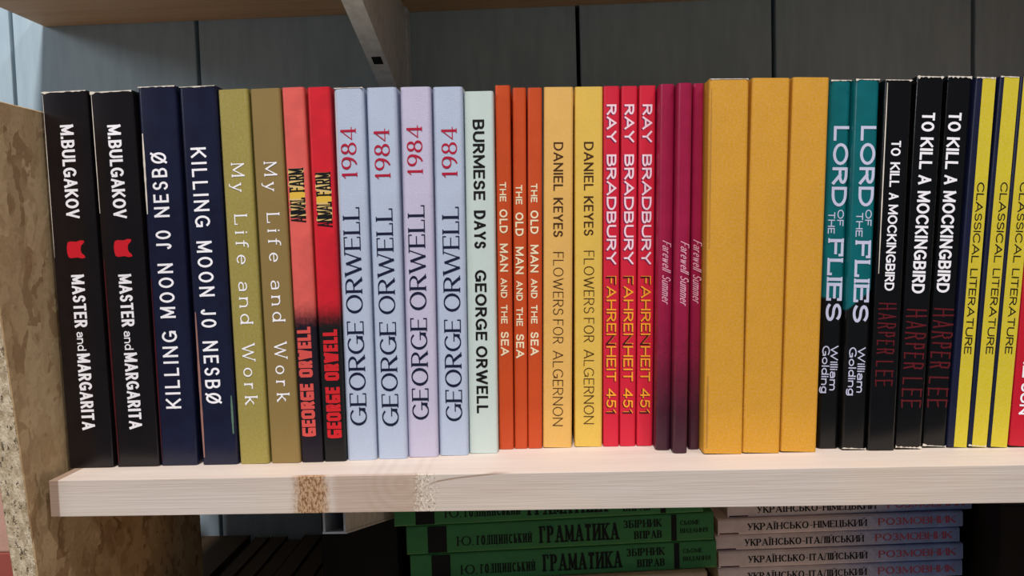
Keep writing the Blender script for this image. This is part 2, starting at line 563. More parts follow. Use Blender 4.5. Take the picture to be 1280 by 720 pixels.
# ------------------------------------------------------------------ books
def cover_mesh(w, h, d, r, th=.00035):
    bm = bmesh.new()

    def prof(off):
        a = w / 2 - off
        rr = max(r - off, .0002)
        p = [(-a, d)]
        for i in range(6):
            t_ = R(180 + 90 * i / 5)
            p.append((-a + rr + rr * math.cos(t_), off + rr + rr * math.sin(t_)))
        for i in range(6):
            t_ = R(270 + 90 * i / 5)
            p.append((a - rr + rr * math.cos(t_), off + rr + rr * math.sin(t_)))
        p.append((a, d))
        return p
    o_, i_ = prof(0), prof(th)
    V = [[bm.verts.new((x, y, z)) for x, y in pr] for z in (0, h) for pr in (o_, i_)]
    ob, ib, ot, it = V
    n = len(ob)
    for i in range(n - 1):
        bm.faces.new((ob[i], ob[i + 1], ot[i + 1], ot[i]))
        bm.faces.new((ib[i + 1], ib[i], it[i], it[i + 1]))
        bm.faces.new((ot[i], ot[i + 1], it[i + 1], it[i]))
        bm.faces.new((ob[i + 1], ob[i], ib[i], ib[i + 1]))
    for k in (0, n - 1):
        bm.faces.new((ob[k], ot[k], it[k], ib[k]))
    bmesh.ops.recalc_face_normals(bm, faces=bm.faces[:])
    for f in bm.faces:
        f.smooth = abs(f.normal.z) < .5
    for e in bm.edges:                      # crisp rims, soft spine corners
        if len(e.link_faces) == 2 and e.calc_face_angle(0) > R(40):
            e.smooth = False
    return bm


def make_book(rt_, w, h, d, cover, pages=PAGES, r=.0012):
    link('cover', cover_mesh(w, h, d, min(r, w * .3)), cover, rt_)
    bm = bmesh.new()
    box(bm, -w / 2 + .00045, w / 2 - .00045, .0012, d - .001, .0004, h - .0004)
    link('page_block', bm, pages, rt_)


def frayed_top(rt_, w, h, seed, x0=-.5, x1=.5, amp=.0009, z=None, sgn=1, col='paper'):
    """the worn white card edge showing along the end of a spine"""
    rn = random.Random(seed)
    bm = bmesh.new()
    n = 14
    zz = h if z is None else z
    lo, hi = [], []
    for i in range(n + 1):
        x = w * (x0 + (x1 - x0) * i / n)
        a = amp * (rn.random() ** 1.6) * (1.5 if i in (0, 1, n - 1, n) else .8) + .00015
        lo.append((x, zz - sgn * a))
        hi.append((x, zz + sgn * a * .35))
    for y0 in (-.00018,):
        A = [bm.verts.new((x, y0, z_)) for x, z_ in lo]
        B = [bm.verts.new((x, y0, z_)) for x, z_ in hi]
        C_ = [bm.verts.new((x, .0008, z_)) for x, z_ in hi]
        for i in range(n):
            bm.faces.new((A[i], A[i + 1], B[i + 1], B[i]))
            bm.faces.new((B[i], B[i + 1], C_[i + 1], C_[i]))
    return link('worn_edge', bm, ink(col), rt_)


def side_sliver(rt_, x, z0, z1, wid, mat, seed=1, name='worn_edge', bow=0.0):
    """a narrow strip of another colour at one long edge of a spine"""
    rn = random.Random(seed)
    bm = bmesh.new()
    n = 16
    A, B = [], []
    for i in range(n + 1):
        k = i / n
        z_ = z0 + (z1 - z0) * k
        ww = wid * (.25 + .75 * math.sin(math.pi * min(max(k, .03), .97)) ** .4) * rn.uniform(.75, 1.1)
        A.append(bm.verts.new((x - ww / 2, -.00008, z_)))
        B.append(bm.verts.new((x + ww / 2, -.00016, z_)))
    for i in range(n):
        bm.faces.new((A[i], B[i], B[i + 1], A[i + 1]))
    return link(name, bm, mat, rt_)

# ================================================================== the setting
wall = bpy.data.objects.new('wall_back', None)
COL.objects.link(wall)
wall['kind'] = 'structure'
WALL_Y = .66
bm = bmesh.new()
box(bm, -1.2, 1.15, WALL_Y + .012, WALL_Y + .03, -.4, .8)
link('backing_sheet', bm, M_GAP, wall)
plank_me = None
for i in range(-5, 9):
    xj = -.4375 + .1567 * (i)
    bm = bmesh.new()
    if plank_me is None:
        box(bm, .0016, .1551, 0, .012, -.4, .8, .0012)
        o = link('plank', bm, M_WALL, wall)
        plank_me = o.data
    else:
        bm.free()
        o = bpy.data.objects.new('plank', plank_me)
        COL.objects.link(o)
        o.parent = wall
    o.location = (xj, WALL_Y, 0)

bm = bmesh.new()
box(bm, -1.6, 1.6, -1.6, .70, -1.06, -1.02)
fl = link('floor', bm, flat('grey_floor', (66, 62, 58), .6, .3))
fl['kind'] = 'structure'

bm = bmesh.new()
box(bm, -.62, 1.0, .355, WALL_Y - .0006, -.330, -.310, .0008)
o = tag(link('wooden_shelf', bm, M_PINE_UP), 'lowest wooden board carrying the stacks, below the pale pine shelf', 'shelf')

# the shelf the standing books are on
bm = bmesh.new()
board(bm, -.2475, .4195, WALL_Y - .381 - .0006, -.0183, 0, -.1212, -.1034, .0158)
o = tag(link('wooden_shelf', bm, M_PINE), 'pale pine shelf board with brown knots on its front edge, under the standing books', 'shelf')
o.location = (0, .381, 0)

# upper shelf
bm = bmesh.new()
board(bm, 0, 1.2, WALL_Y - .385 - .0006, 0, .018, .408 - .1212, .408 - .1034, .0158)
o = tag(link('wooden_shelf', bm, M_PINE_UP), 'orange-brown board above the books, seen from below along the top of the picture', 'shelf')
o.location = (-.408, .385, .301)

# chipboard side panel
bm = bmesh.new()
prof = [(.3995, -.309), (.5565, -.309), (.5565, .1865), (.3535, .1850)]
A = [bm.verts.new((0, y, z)) for y, z in prof]
B = [bm.verts.new((-.0128, y, z)) for y, z in prof]
bm.faces.new(A)
bm.faces.new(B[::-1])
for i in range(4):
    j = (i + 1) % 4
    bm.faces.new((A[i], B[i], B[j], A[j])).material_index = 1
bmesh.ops.bevel(bm, geom=bm.edges[:], offset=.0005, segments=1, affect='EDGES')
bmesh.ops.recalc_face_normals(bm, faces=bm.faces[:])
o = tag(link('chipboard_panel', bm, [M_OSB, M_OSB_EDGE]), 'upright brown chipboard side panel at the left end of the shelf', 'panel')
o.location = (-.2527, 0, 0)
o.rotation_euler = (0, R(-.9), 0)

# unseen panel out of view, added to shade the right of the wall
bm = bmesh.new()
box(bm, .42, .4328, .36, WALL_Y - .0005, -.3095, .3005, .0005)
for f in bm.faces:
    f.material_index = 0 if abs(f.normal.x) > .5 else 1
o = tag(link('chipboard_panel', bm, [M_OSB, M_OSB_EDGE]), 'unseen chipboard panel added to shade the wall, beyond the right edge of the picture', 'panel')  # shares the side panel's name, but is an added unseen shade panel

# pink carton standing outside the panel
rt_ = root('carton', (-.36, .50, -.310), 'faded pink carton outside the chipboard panel, at the lower left corner', 'box')
bm = bmesh.new()
box(bm, -.075, .075, -.08, .07, .259, .318, .001)
link('box_body', bm, card('faded_pink_card', (200, 156, 138)), rt_)
bm = bmesh.new()
box(bm, -.075, .075, -.08, .07, 0, .259, .001)
o = link('box_base', bm, card('red_card', (158, 82, 72)), rt_)
o['label'] = 'red lower half of the carton'

# rail and brackets
bm = bmesh.new()
for a, b, c, d in ((-.121, -.1036, .6445, .6457), (-.121, -.1198, .6457, WALL_Y - .0003), (-.1048, -.1036, .6457, WALL_Y - .0003)):
    box(bm, a, b, c, d, -.31, .78)
rail = tag(link('upright_rail', bm, M_METAL), 'grey metal upright rail on the blue boards, holding the brackets', 'rail')


def bracket(loc, label, parts=True):
    rt_ = root('shelf_bracket', loc, label, 'bracket', 'white metal shelf brackets')
    W, D, h0, h1, th = .0118, .2440, .0165, .086, .0011
    bm = bmesh.new()

    def slab(x0, x1, lo0, hi0, lo1, hi1, bmx):
        v = [bmx.verts.new(p) for p in ((x0, 0, lo0), (x1, 0, lo0), (x1, 0, hi0), (x0, 0, hi0), (x0, D, lo1), (x1, D, lo1), (x1, D, hi1), (x0, D, hi1))]
        for f in ((0, 1, 2, 3), (5, 4, 7, 6), (1, 5, 6, 2), (4, 0, 3, 7), (3, 2, 6, 7), (4, 5, 1, 0)):
            bmx.faces.new([v[i] for i in f])
    slab(0, th, -h0, 0, -h1, 0, bm)
    slab(W - th, W, -h0, 0, -h1, 0, bm)
    slab(th, W - th, -th, 0, -th, 0, bm)
    link('web', bm, M_METAL, rt_)
    bm = bmesh.new()
    slab(-.0004, W + .0004, -h0 - th * .8, -h0 + .0002, -h1 - th * .8, -h1 + .0002, bm)
    link('flange', bm, M_METAL, rt_)
    bm = bmesh.new()
    y0, y1 = .150, .160
    f = lambda y: -h0 - (h1 - h0) * y / D - th * .8 - .0002
    v = [bm.verts.new(p) for p in ((.0028, y0, f(y0)), (.0095, y0, f(y0)), (.0095, y1, f(y1)), (.0028, y1, f(y1)))]
    bm.faces.new(v)
    link('slot', bm, M_METAL_DARK, rt_)
    return rt_


bracket((-.1168, .4000, -.01835), 'white metal bracket with an open square end under the pale pine shelf')
bracket((-.1168, .4000, .3009), 'white metal bracket tapering down to the rail under the upper board')

# ================================================================== the standing books
BK_BLACK = card('black_glossy_card', (20, 16, 19), .22, .5, .3, .12)
BK_BLACK2 = card('plain_black_card', (9, 9, 11), .21, .5, .3, .10)
BK_NAVY = card('navy_card', (22, 26, 50), .27, .5, .3, .12)
BK_OLIVE = card('olive_card', (152, 139, 62), .5, .35, .05, .12)
BK_OLIVE2 = card('faded_olive_card', (138, 116, 68), .5, .35, .05, .12)
BK_FARM = two_tone('faded_red_to_black', (220, 96, 88), (26, 20, 32), .070, .086)
BK_FARM2 = two_tone('bright_red_to_black', (206, 32, 46), (22, 22, 22), .070, .086)
BK_BLUE = card('pale_blue_card', (178, 192, 214), .55, .3, .06, .45)
BK_LILAC = card('pale_lilac_card', (192, 188, 212), .55, .3, .06, .45)
BK_MINT = card('pale_mint_card', (196, 212, 206), .5, .3, .04, .2)
BK_ORANGE = card('burnt_orange_card', (196, 76, 34), .38, .4, .1, .15)
BK_STRAW = card('straw_card', (224, 176, 88), .5, .35, .06, .2)
BK_STRAW2 = card('straw_yellow_card', (222, 184, 72), .5, .35, .06, .2)
BK_RED = card('red_card_cover', (206, 34, 58), .4, .4, .08, .15)
BK_CRIMSON = two_tone('crimson_to_plum', (154, 26, 66), (66, 32, 46), .010, .085, 0, .34, .4)
BK_YELLOW = card('deep_yellow_card', (208, 150, 28), .55, .3, .07, .25)
BK_TEAL = two_tone('teal_to_black', (8, 100, 106), (10, 11, 12), .0775, .0790, 0, .28, .5)
BK_TEAL2 = two_tone('teal_to_black_slant', (8, 100, 106), (10, 11, 12), .0765, .0780, .9, .28, .5)
BK_DARKBLUE = card('dark_navy_card', (22, 26, 52), .35, .4, .2, .12)
BK_SUN = card('cherry_red_card', (190, 24, 44), .38, .4, .08, .12)
M_LEMON = card('lemon_yellow_print', (208, 190, 30), .45, .35, .06, .15)

BOOK_DATA = [
    ('b1', -238.66, 402.78, -0.895, 23.93, 194.16, [([('M.BULGAKOV', 129.6, 177.32)], 6.9, 0.43, 'heavy', 'd', 'white'), ([('MASTER', 73.49, 100.82)], 6.75, 0.44, 'heavy', 'd', 'white'), ([('and', 61.43, 71.22)], 4.65, 0.01, 'sans', 'd', 'white'), ([('MARGARITA', 19.9, 59.95)], 6.79, 0.44, 'heavy', 'd', 'white')]),
    ('b2', -214.03, 403.55, -1.056, 22.53, 193.47, [([('M.BULGAKOV', 128.92, 176.63)], 6.88, 0.43, 'heavy', 'd', 'white'), ([('MASTER', 73.24, 100.36)], 6.73, 0.43, 'heavy', 'd', 'white'), ([('and', 61.19, 70.97)], 4.64, 0.01, 'sans', 'd', 'white'), ([('MARGARITA', 19.68, 59.71)], 6.77, 0.44, 'heavy', 'd', 'white')]),
    ('b3', -192.65, 404.51, -0.522, 19.79, 195.42, [([('NESBØ', 129.16, 162.16), ('JO', 112.74, 122.35), ('MOON', 77.22, 105.33), ('KILLING', 30.02, 70.56)], 7.97, -0.86, 'cond', 'u', 'white')]),
    ('b4', -170.92, 404.7, -0.743, 19.08, 194.73, [([('KILLING', 123.45, 163.95), ('MOON', 87.88, 116.28), ('JO', 71.73, 81.26), ('NESBØ', 32.09, 64.66)], 7.93, -1.24, 'cond', 'd', 'white')]),
    ('b5', -152.89, 405.11, -0.732, 15.27, 192.76, [([('My', 141.02, 155.4), ('Life', 103.81, 129.2), ('and', 73.26, 94.92), ('Work', 31.17, 62.89)], 6.67, 0.42, 'thinserif', 'd', 'white')]),
    ('b6', -136.61, 405.62, -0.705, 15.35, 192.68, [([('My', 140.94, 155.55), ('Life', 104.57, 129.54), ('and', 74.05, 95.12), ('Work', 32.41, 63.28)], 6.66, 0.76, 'thinserif', 'd', 'white')]),
    ('b7', -122.8, 406.29, -0.625, 11.39, 192.91, [([('FARM', 140.21, 151.99), ('ANIMAL', 124.71, 136.95)], 7.85, -0.41, 'tallblock', 'u', 'ink'), ([('ORWELL', 44.59, 70.8), ('GEORGE', 13.56, 41.25)], 7.11, -0.83, 'block', 'u', 'faded_red')]),
    ('b8', -111.07, 407.08, -0.263, 11.6, 192.8, [([('FARM', 137.8, 149.59), ('ANIMAL', 121.88, 134.54)], 7.85, 0.42, 'tallblock', 'u', 'ink'), ([('ORWELL', 42.49, 69.14), ('GEORGE', 12.27, 39.14)], 7.53, 0.42, 'block', 'u', 'bright_red')]),
    ('b9', -97.4, 408.84, 0.104, 15.35, 192.2, [([('1984', 146.07, 172.46)], 8.04, -0.82, 'serif', 'u', 'crimson'), ([('ORWELL', 76.96, 132.02), ('GEORGE', 18.37, 73.22)], 8.76, -0.83, 'serif', 'u', 'navy')]),
    ('b10', -81.44, 410.14, 0.279, 15.33, 192.06, [([('1984', 145.24, 171.26)], 8.04, -0.41, 'serif', 'u', 'crimson'), ([('ORWELL', 76.02, 130.92), ('GEORGE', 17.33, 72.27)], 8.76, -0.41, 'serif', 'u', 'navy')]),
    ('b11', -65.72, 412.74, 0.673, 15.7, 192.18, [([('1984', 146.99, 172.72)], 8.07, -0.82, 'serif', 'u', 'crimson'), ([('ORWELL', 77.49, 132.21), ('GEORGE', 19.82, 73.73)], 8.79, -0.83, 'serif', 'u', 'navy')]),
    ('b12', -49.71, 414.85, 0.807, 15.32, 192.01, [([('1984', 145.4, 171.63)], 8.08, 0.42, 'serif', 'u', 'crimson'), ([('ORWELL', 76.05, 130.98), ('GEORGE', 18.18, 72.28)], 8.8, 0.42, 'serif', 'u', 'navy')]),
    ('b13', -34.22, 417.83, 0.893, 15.11, 189.78, [([('BURMESE', 133.77, 175.25), ('DAYS', 108.58, 128.33), ('GEORGE', 60.21, 97.28), ('ORWELL', 21.49, 57.25)], 6.08, -0.3, 'bold', 'd', 'ink')]),
    ('b14', -22.49, 425.5, 0.999, 7.95, 193.9, [([('OLD', 116.26, 128.96), ('MAN', 95.85, 110.74), ('SEA', 50.8, 63.73)], 4.27, -0.24, 'bold', 'd', 'cream'), ([('THE', 132.98, 143.31), ('AND', 81.75, 92.43), ('THE', 68.03, 78.11)], 3.41, -0.39, 'bold', 'd', 'cream')]),
    ('b15', -14.61, 426.2, 1.247, 7.15, 192.5, [([('OLD', 114.55, 127.06), ('MAN', 94.32, 108.81), ('SEA', 49.23, 62.17)], 4.27, -0.24, 'bold', 'd', 'cream'), ([('THE', 131.29, 141.55), ('AND', 80.0, 90.69), ('THE', 66.47, 76.57)], 3.41, -0.39, 'bold', 'd', 'cream')]),
    ('b16', -7.03, 426.2, 1.423, 7.62, 192.22, [([('OLD', 115.4, 127.89), ('MAN', 94.98, 109.66), ('SEA', 50.49, 63.07)], 4.26, -0.23, 'bold', 'd', 'cream'), ([('THE', 132.12, 142.03), ('AND', 81.09, 91.56), ('THE', 67.58, 77.66)], 3.4, -0.39, 'bold', 'd', 'cream')]),
    ('b17', 4.91, 426.73, 1.614, 15.54, 192.11, [([('DANIEL', 137.9, 163.32), ('KEYES', 113.53, 134.1)], 5.08, 0.01, 'semi', 'd', 'brown'), ([('FLOWERS', 71.97, 105.42), ('FOR', 56.48, 69.39), ('ALGERNON', 11.84, 52.61)], 5.56, 0.21, 'light', 'd', 'brown')]),
    ('b18', 21.7, 427.77, 1.344, 14.79, 191.93, [([('DANIEL', 137.67, 163.12), ('KEYES', 113.75, 134.5)], 5.07, 0.0, 'semi', 'd', 'brown'), ([('FLOWERS', 72.32, 105.67), ('FOR', 56.83, 69.74), ('ALGERNON', 12.33, 52.73)], 5.56, 0.21, 'light', 'd', 'brown')]),
    ('b19', 33.91, 427.59, 1.271, 8.49, 191.88, [([('RAY', 162.49, 182.32), ('BRADBURY', 98.1, 156.2)], 5.06, 0.0, 'bold', 'd', 'palepink'), ([('FAHRENHEIT', 35.41, 91.92), ('451', 17.4, 31.51)], 5.12, 0.0, 'semi', 'd', 'orange')]),
    ('b20', 42.81, 427.48, 1.41, 8.54, 191.54, [([('RAY', 162.18, 181.99), ('BRADBURY', 97.87, 155.9)], 5.05, 0.0, 'bold', 'd', 'palepink'), ([('FAHRENHEIT', 35.24, 91.69), ('451', 17.25, 31.35)], 5.11, 0.0, 'semi', 'd', 'orange')]),
    ('b21', 51.86, 427.35, 1.521, 8.71, 191.47, [([('RAY', 161.86, 181.64), ('BRADBURY', 97.62, 155.59)], 5.04, 0.0, 'bold', 'd', 'palepink'), ([('FAHRENHEIT', 35.07, 91.46), ('451', 17.1, 31.18)], 5.1, 0.0, 'semi', 'd', 'orange')]),
    ('b22', 60.32, 418.0, 1.668, 7.79, 190.11, [([('Farewell', 93.93, 109.27), ('Summer', 76.84, 91.43)], 4.33, 0.62, 'script', 'd', 'pink')]),
    ('b23', 68.1, 411.11, 1.701, 7.37, 189.09, [([('Farewell', 93.16, 108.65), ('Summer', 76.38, 91.12)], 4.25, 0.91, 'script', 'd', 'pink')]),
    ('b24', 76.54, 418.51, 1.621, 5.52, 190.03, [([('Farewell', 93.88, 109.22), ('Summer', 76.81, 91.39)], 4.32, 0.41, 'script', 'd', 'pink')]),
    ('b25', 89.38, 408.15, 1.674, 19.76, 189.53, []),
    ('b26', 108.83, 408.41, 2.096, 18.72, 189.27, []),
    ('b27', 127.9, 409.33, 2.365, 18.11, 189.06, []),
    ('b28', 144.95, 415.46, 2.337, 10.65, 188.4, [([('LORD', 124.83, 165.44)], 7.61, 0.94, 'bold', 'd', 'lavender'), ([('FLIES', 66.28, 108.34)], 7.87, 0.2, 'slab', 'd', 'lavender'), ([('OF', 114.92, 123.22)], 3.22, 2.01, 'semi', 'd', 'lavender'), ([('THE', 110.96, 121.95)], 3.42, -2.41, 'semi', 'd', 'lavender'), ([('William', 30.34, 53.57)], 3.86, 1.42, 'semi', 'd', 'lavender'), ([('Golding', 28.88, 53.41)], 3.86, -2.84, 'semi', 'd', 'lavender')]),
    ('b29', 156.65, 411.5, 2.33, 12.27, 187.6, [([('LORD', 124.33, 164.5)], 7.52, 1.19, 'bold', 'd', 'lavender'), ([('FLIES', 65.59, 107.01)], 7.78, 0.7, 'slab', 'd', 'lavender'), ([('OF', 114.53, 122.74)], 3.18, 2.78, 'semi', 'd', 'lavender'), ([('THE', 109.0, 121.08)], 3.38, -1.59, 'semi', 'd', 'lavender'), ([('William', 29.66, 52.93)], 3.81, 2.01, 'semi', 'd', 'lavender'), ([('Golding', 28.17, 52.86)], 3.82, -2.41, 'semi', 'd', 'lavender')]),
    ('b30', 169.77, 409.83, 2.793, 13.55, 186.43, [([('TO', 148.95, 156.48), ('KILL', 133.44, 145.77), ('A', 127.06, 130.65), ('MOCKINGBIRD', 81.46, 124.67)], 4.73, 0.0, 'heavy', 'd', 'white'), ([('HARPER', 49.15, 75.18), ('LEE', 32.78, 45.88)], 8.76, -0.4, 'scratch', 'd', 'darkred')]),
    ('b31', 183.95, 411.23, 3.353, 13.57, 187.8, [([('TO', 160.69, 170.07), ('KILL', 141.9, 157.8), ('A', 134.33, 139.12), ('MOCKINGBIRD', 79.61, 131.13)], 6.31, 0.0, 'heavy', 'd', 'white'), ([('HARPER', 40.87, 71.49), ('LEE', 21.13, 36.77)], 9.97, 0.0, 'scratch', 'd', 'darkred')]),
    ('b32', 197.89, 413.45, 3.8, 12.12, 187.79, [([('TO', 160.52, 169.94), ('KILL', 141.65, 157.62), ('A', 134.04, 138.85), ('MOCKINGBIRD', 79.49, 130.84)], 6.32, -1.18, 'heavy', 'd', 'white'), ([('HARPER', 40.63, 71.38), ('LEE', 20.6, 36.51)], 10.0, 0.0, 'scratch', 'd', 'darkred')]),
    ('b33', 209.02, 412.69, 4.212, 9.68, 186.89, [([('CLASSICAL', 94.56, 135.0), ('LITERATURE', 48.15, 91.57)], 3.64, 1.46, 'semi', 'd', 'ink')]),
    ('b34', 218.77, 412.03, 4.657, 9.37, 186.87, [([('CLASSICAL', 94.39, 134.73), ('LITERATURE', 48.08, 91.4)], 3.63, 1.81, 'semi', 'd', 'ink')]),
    ('b35', 228.49, 411.35, 4.656, 9.57, 186.38, [([('CLASSICAL', 94.1, 134.34), ('LITERATURE', 47.92, 91.12)], 3.61, 1.18, 'semi', 'd', 'ink')]),
    ('b36', 242.11, 411.21, 4.429, 15.68, 185.83, [([('THE', 35.05, 57.04), ('SUN', 16.19, 32.18)], 5.13, -1.97, 'bold', 'd', 'white')]),
]


INFO = {
 'b1': ('black_paperback', BK_BLACK, 'thick black paperback with white capitals and a red cat head, touching the chipboard panel', 'black books with a red cat head'),
 'b2': ('black_paperback', BK_BLACK, 'thick black paperback with white capitals and a red cat head, next to the navy books', 'black books with a red cat head'),
 'b3': ('navy_paperback', BK_NAVY, 'navy paperback whose white condensed capitals read upwards', 'navy books'),
 'b4': ('navy_paperback', BK_NAVY, 'navy paperback whose white condensed capitals read downwards', 'navy books'),
 'b5': ('olive_paperback', BK_OLIVE, 'olive green paperback with thin white serif lettering, beside the navy book', 'olive books'),
 'b6': ('olive_paperback', BK_OLIVE2, 'browner, faded olive paperback with thin white serif lettering, beside the salmon red book', 'olive books'),
 'b7': ('red_and_black_paperback', BK_FARM, 'thin faded salmon red book turning black below, with blocky red lettering', 'red and black books'),
 'b8': ('red_and_black_paperback', BK_FARM2, 'thin bright red book turning black below, with blocky red lettering', 'red and black books'),
 'b9': ('pale_blue_paperback', BK_BLUE, 'pale blue book with crimson numerals, touching the bright red and black book', 'pale books with crimson numerals'),
 'b10': ('pale_blue_paperback', BK_BLUE, 'pale blue book with crimson numerals, second from the bright red and black book', 'pale books with crimson numerals'),
 'b11': ('pale_blue_paperback', BK_LILAC, 'lilac-tinted pale book with crimson numerals, between two pale blue ones', 'pale books with crimson numerals'),
 'b12': ('pale_blue_paperback', BK_BLUE, 'pale blue book with crimson numerals, touching the mint green book', 'pale books with crimson numerals'),
 'b13': ('mint_paperback', BK_MINT, 'pale mint green book with black capitals reading down its spine', None),
 'b14': ('orange_booklet', BK_ORANGE, 'thin burnt orange book with cream capitals, the taller one touching the mint book', 'thin burnt orange books'),
 'b15': ('orange_booklet', BK_ORANGE, 'thin burnt orange book with cream capitals, middle one of the three', 'thin burnt orange books'),
 'b16': ('orange_booklet', BK_ORANGE, 'thin burnt orange book with cream capitals, touching the straw yellow book', 'thin burnt orange books'),
 'b17': ('straw_paperback', BK_STRAW, 'straw-coloured book with brown capitals, beside the thin orange books', 'straw yellow books'),
 'b18': ('straw_paperback', BK_STRAW2, 'slightly yellower straw book with brown capitals, beside the bright red books', 'straw yellow books'),
 'b19': ('red_paperback', BK_RED, 'thin bright red book with white and orange capitals, touching the straw yellow book', 'bright red books with orange lettering'),
 'b20': ('red_paperback', BK_RED, 'thin bright red book with white and orange capitals, middle one of the three', 'bright red books with orange lettering'),
 'b21': ('red_paperback', BK_RED, 'thin bright red book with white and orange capitals, touching the first crimson book', 'bright red books with orange lettering'),
 'b22': ('crimson_booklet', BK_CRIMSON, 'thin crimson book fading to plum with pink script, beside the bright red books', 'crimson books with pink script'),
 'b23': ('crimson_booklet', BK_CRIMSON, 'thin crimson book with pink script, middle one, standing furthest forward', 'crimson books with pink script'),
 'b24': ('crimson_booklet', BK_CRIMSON, 'thin crimson book with pink script, half hidden against the blank yellow book', 'crimson books with pink script'),
 'b25': ('blank_yellow_book', BK_YELLOW, 'wide blank deep yellow book with a torn edge, beside the crimson books', 'blank deep yellow books'),
 'b26': ('blank_yellow_book', BK_YELLOW, 'wide blank deep yellow book, middle one of the three', 'blank deep yellow books'),
 'b27': ('blank_yellow_book', BK_YELLOW, 'wide blank deep yellow book, touching the teal and black book', 'blank deep yellow books'),
 'b28': ('teal_and_black_paperback', BK_TEAL, 'teal book turning black below with pale lavender capitals, touching the blank yellow book', 'teal and black books'),
 'b29': ('teal_and_black_paperback', BK_TEAL2, 'teal book turning black below with pale lavender capitals, touching the plain black books', 'teal and black books'),
 'b30': ('plain_black_paperback', BK_BLACK2, 'black book with the smallest white title and dark red scratchy capitals, beside the teal books', 'black books with dark red capitals'),
 'b31': ('plain_black_paperback', BK_BLACK2, 'black book with a large white title over dark red capitals, middle one of the three', 'black books with dark red capitals'),
 'b32': ('plain_black_paperback', BK_BLACK2, 'black book with a large white title over dark red capitals, touching the lemon yellow spine', 'black books with dark red capitals'),
 'b33': ('lemon_yellow_paperback', BK_DARKBLUE, 'leaning navy book with a lemon yellow spine panel, touching the black books', 'leaning lemon yellow spines'),
 'b34': ('lemon_yellow_paperback', BK_DARKBLUE, 'leaning navy book with a lemon yellow spine panel, middle one of the three', 'leaning lemon yellow spines'),
 'b35': ('lemon_yellow_paperback', BK_DARKBLUE, 'leaning navy book with a lemon yellow spine panel, touching the cherry red book', 'leaning lemon yellow spines'),
 'b36': ('cherry_red_paperback', BK_SUN, 'leaning cherry red book with white capitals at the right edge of the picture', None),
}

BOOKS = {}
for key, bx, by, lean, w, h, texts in BOOK_DATA:
    nm, cov, lab, grp = INFO[key]
    le = R(lean)
    W_, H_ = w * MM, h * MM
    rt_ = root(nm, (bx * MM, by * MM, W_ / 2 * abs(math.sin(le)) + .0001), lab, 'book', grp, (0, le, 0))
    rad = {'b22': .0028, 'b23': .0028, 'b24': .0024, 'b3': .002, 'b4': .002, 'b28': .0022, 'b29': .0024, 'b9': .0021, 'b10': .0021, 'b11': .0021, 'b12': .0021}.get(key, .0016)
    make_book(rt_, W_, H_, .128, cov, PAGES, rad)
    for segs, cap, u, style, di, col in texts:
        if key in ('b19', 'b20', 'b21'):
            spine_text(rt_, segs, cap, u - .35, style, di, 'plum' if col == 'palepink' else 'maroon', .00008, -.0001, -.00025, 'letter_shadow')
        if style == 'tallblock':
            bmp = bmesh.new()
            rn = random.Random(int(key[1:]) + 5)
            for wd, v0, v1 in segs:
                n = len(wd) * 2
                a = (cap * MM) / 2 * .95
                for i in range(n):
                    z0, z1 = (v0 + (v1 - v0) * i / n) * MM, (v0 + (v1 - v0) * (i + 1) / n + .05) * MM
                    if i < 3 and wd == 'ANIMAL':
                        continue
                    j0, j1 = rn.uniform(-.0006, .0005), rn.uniform(-.0006, .0005)
                    vv = [bmp.verts.new(p) for p in ((u * MM - a + j0, -.00006, z0), (u * MM + a + j1, -.00006, z0), (u * MM + a + j1, -.00006, z1), (u * MM - a + j0, -.00006, z1))]
                    bmp.faces.new(vv)
            link('letter_patch', bmp, ink('ochre'), rt_)
            bmp = bmesh.new()
            z0 = (segs[1][2] - .2) * MM
            z1 = (segs[0][1] + 1.2) * MM
            a = cap * MM / 2
            vv = [bmp.verts.new(p) for p in ((u * MM - a, -.00007, z0), (u * MM + a, -.00007, z0), (u * MM + a, -.00007, z1), (u * MM - a, -.00007, z1))]
            bmp.faces.new(vv)
            link('letter_patch', bmp, ink('gold'), rt_)
        spine_text(rt_, segs, cap, u, style, di, col)
    if key in ('b1', 'b2'):
        # red cat head, ears towards the right of the spine
        bm = bmesh.new()
        pts = [(-.46, -.30), (-.40, -.44), (-.15, -.5), (.15, -.5), (.40, -.44), (.46, -.30), (.43, .05), (.50, .30), (.46, .50), (.34, .46), (.20, .30), (0, .26),
               (-.20, .30), (-.34, .46), (-.46, .50), (-.50, .30), (-.43, .05)]
        s_ = .0094
        vv = [bm.verts.new((.0006 + py * s_, -.00012, .1137 - px * s_)) for px, py in pts]
        f = bm.faces.new(vv)
        f.normal_update()
        if f.normal.y > 0:
            f.normal_flip()
        link('cat_emblem', bm, ink('cat_red'), rt_)
    if key in ('b33', 'b34', 'b35'):
        band = {'b33': .0032, 'b34': .0020, 'b35': .0014}[key]
        bm = bmesh.new()
        box(bm, -W_ / 2 + band, W_ / 2 - .0001, -.00006, .0004, .0001, H_ - .0001, 0)
        link('spine_panel', bm, M_LEMON, rt_)
    BOOKS[key] = (rt_, W_, H_)

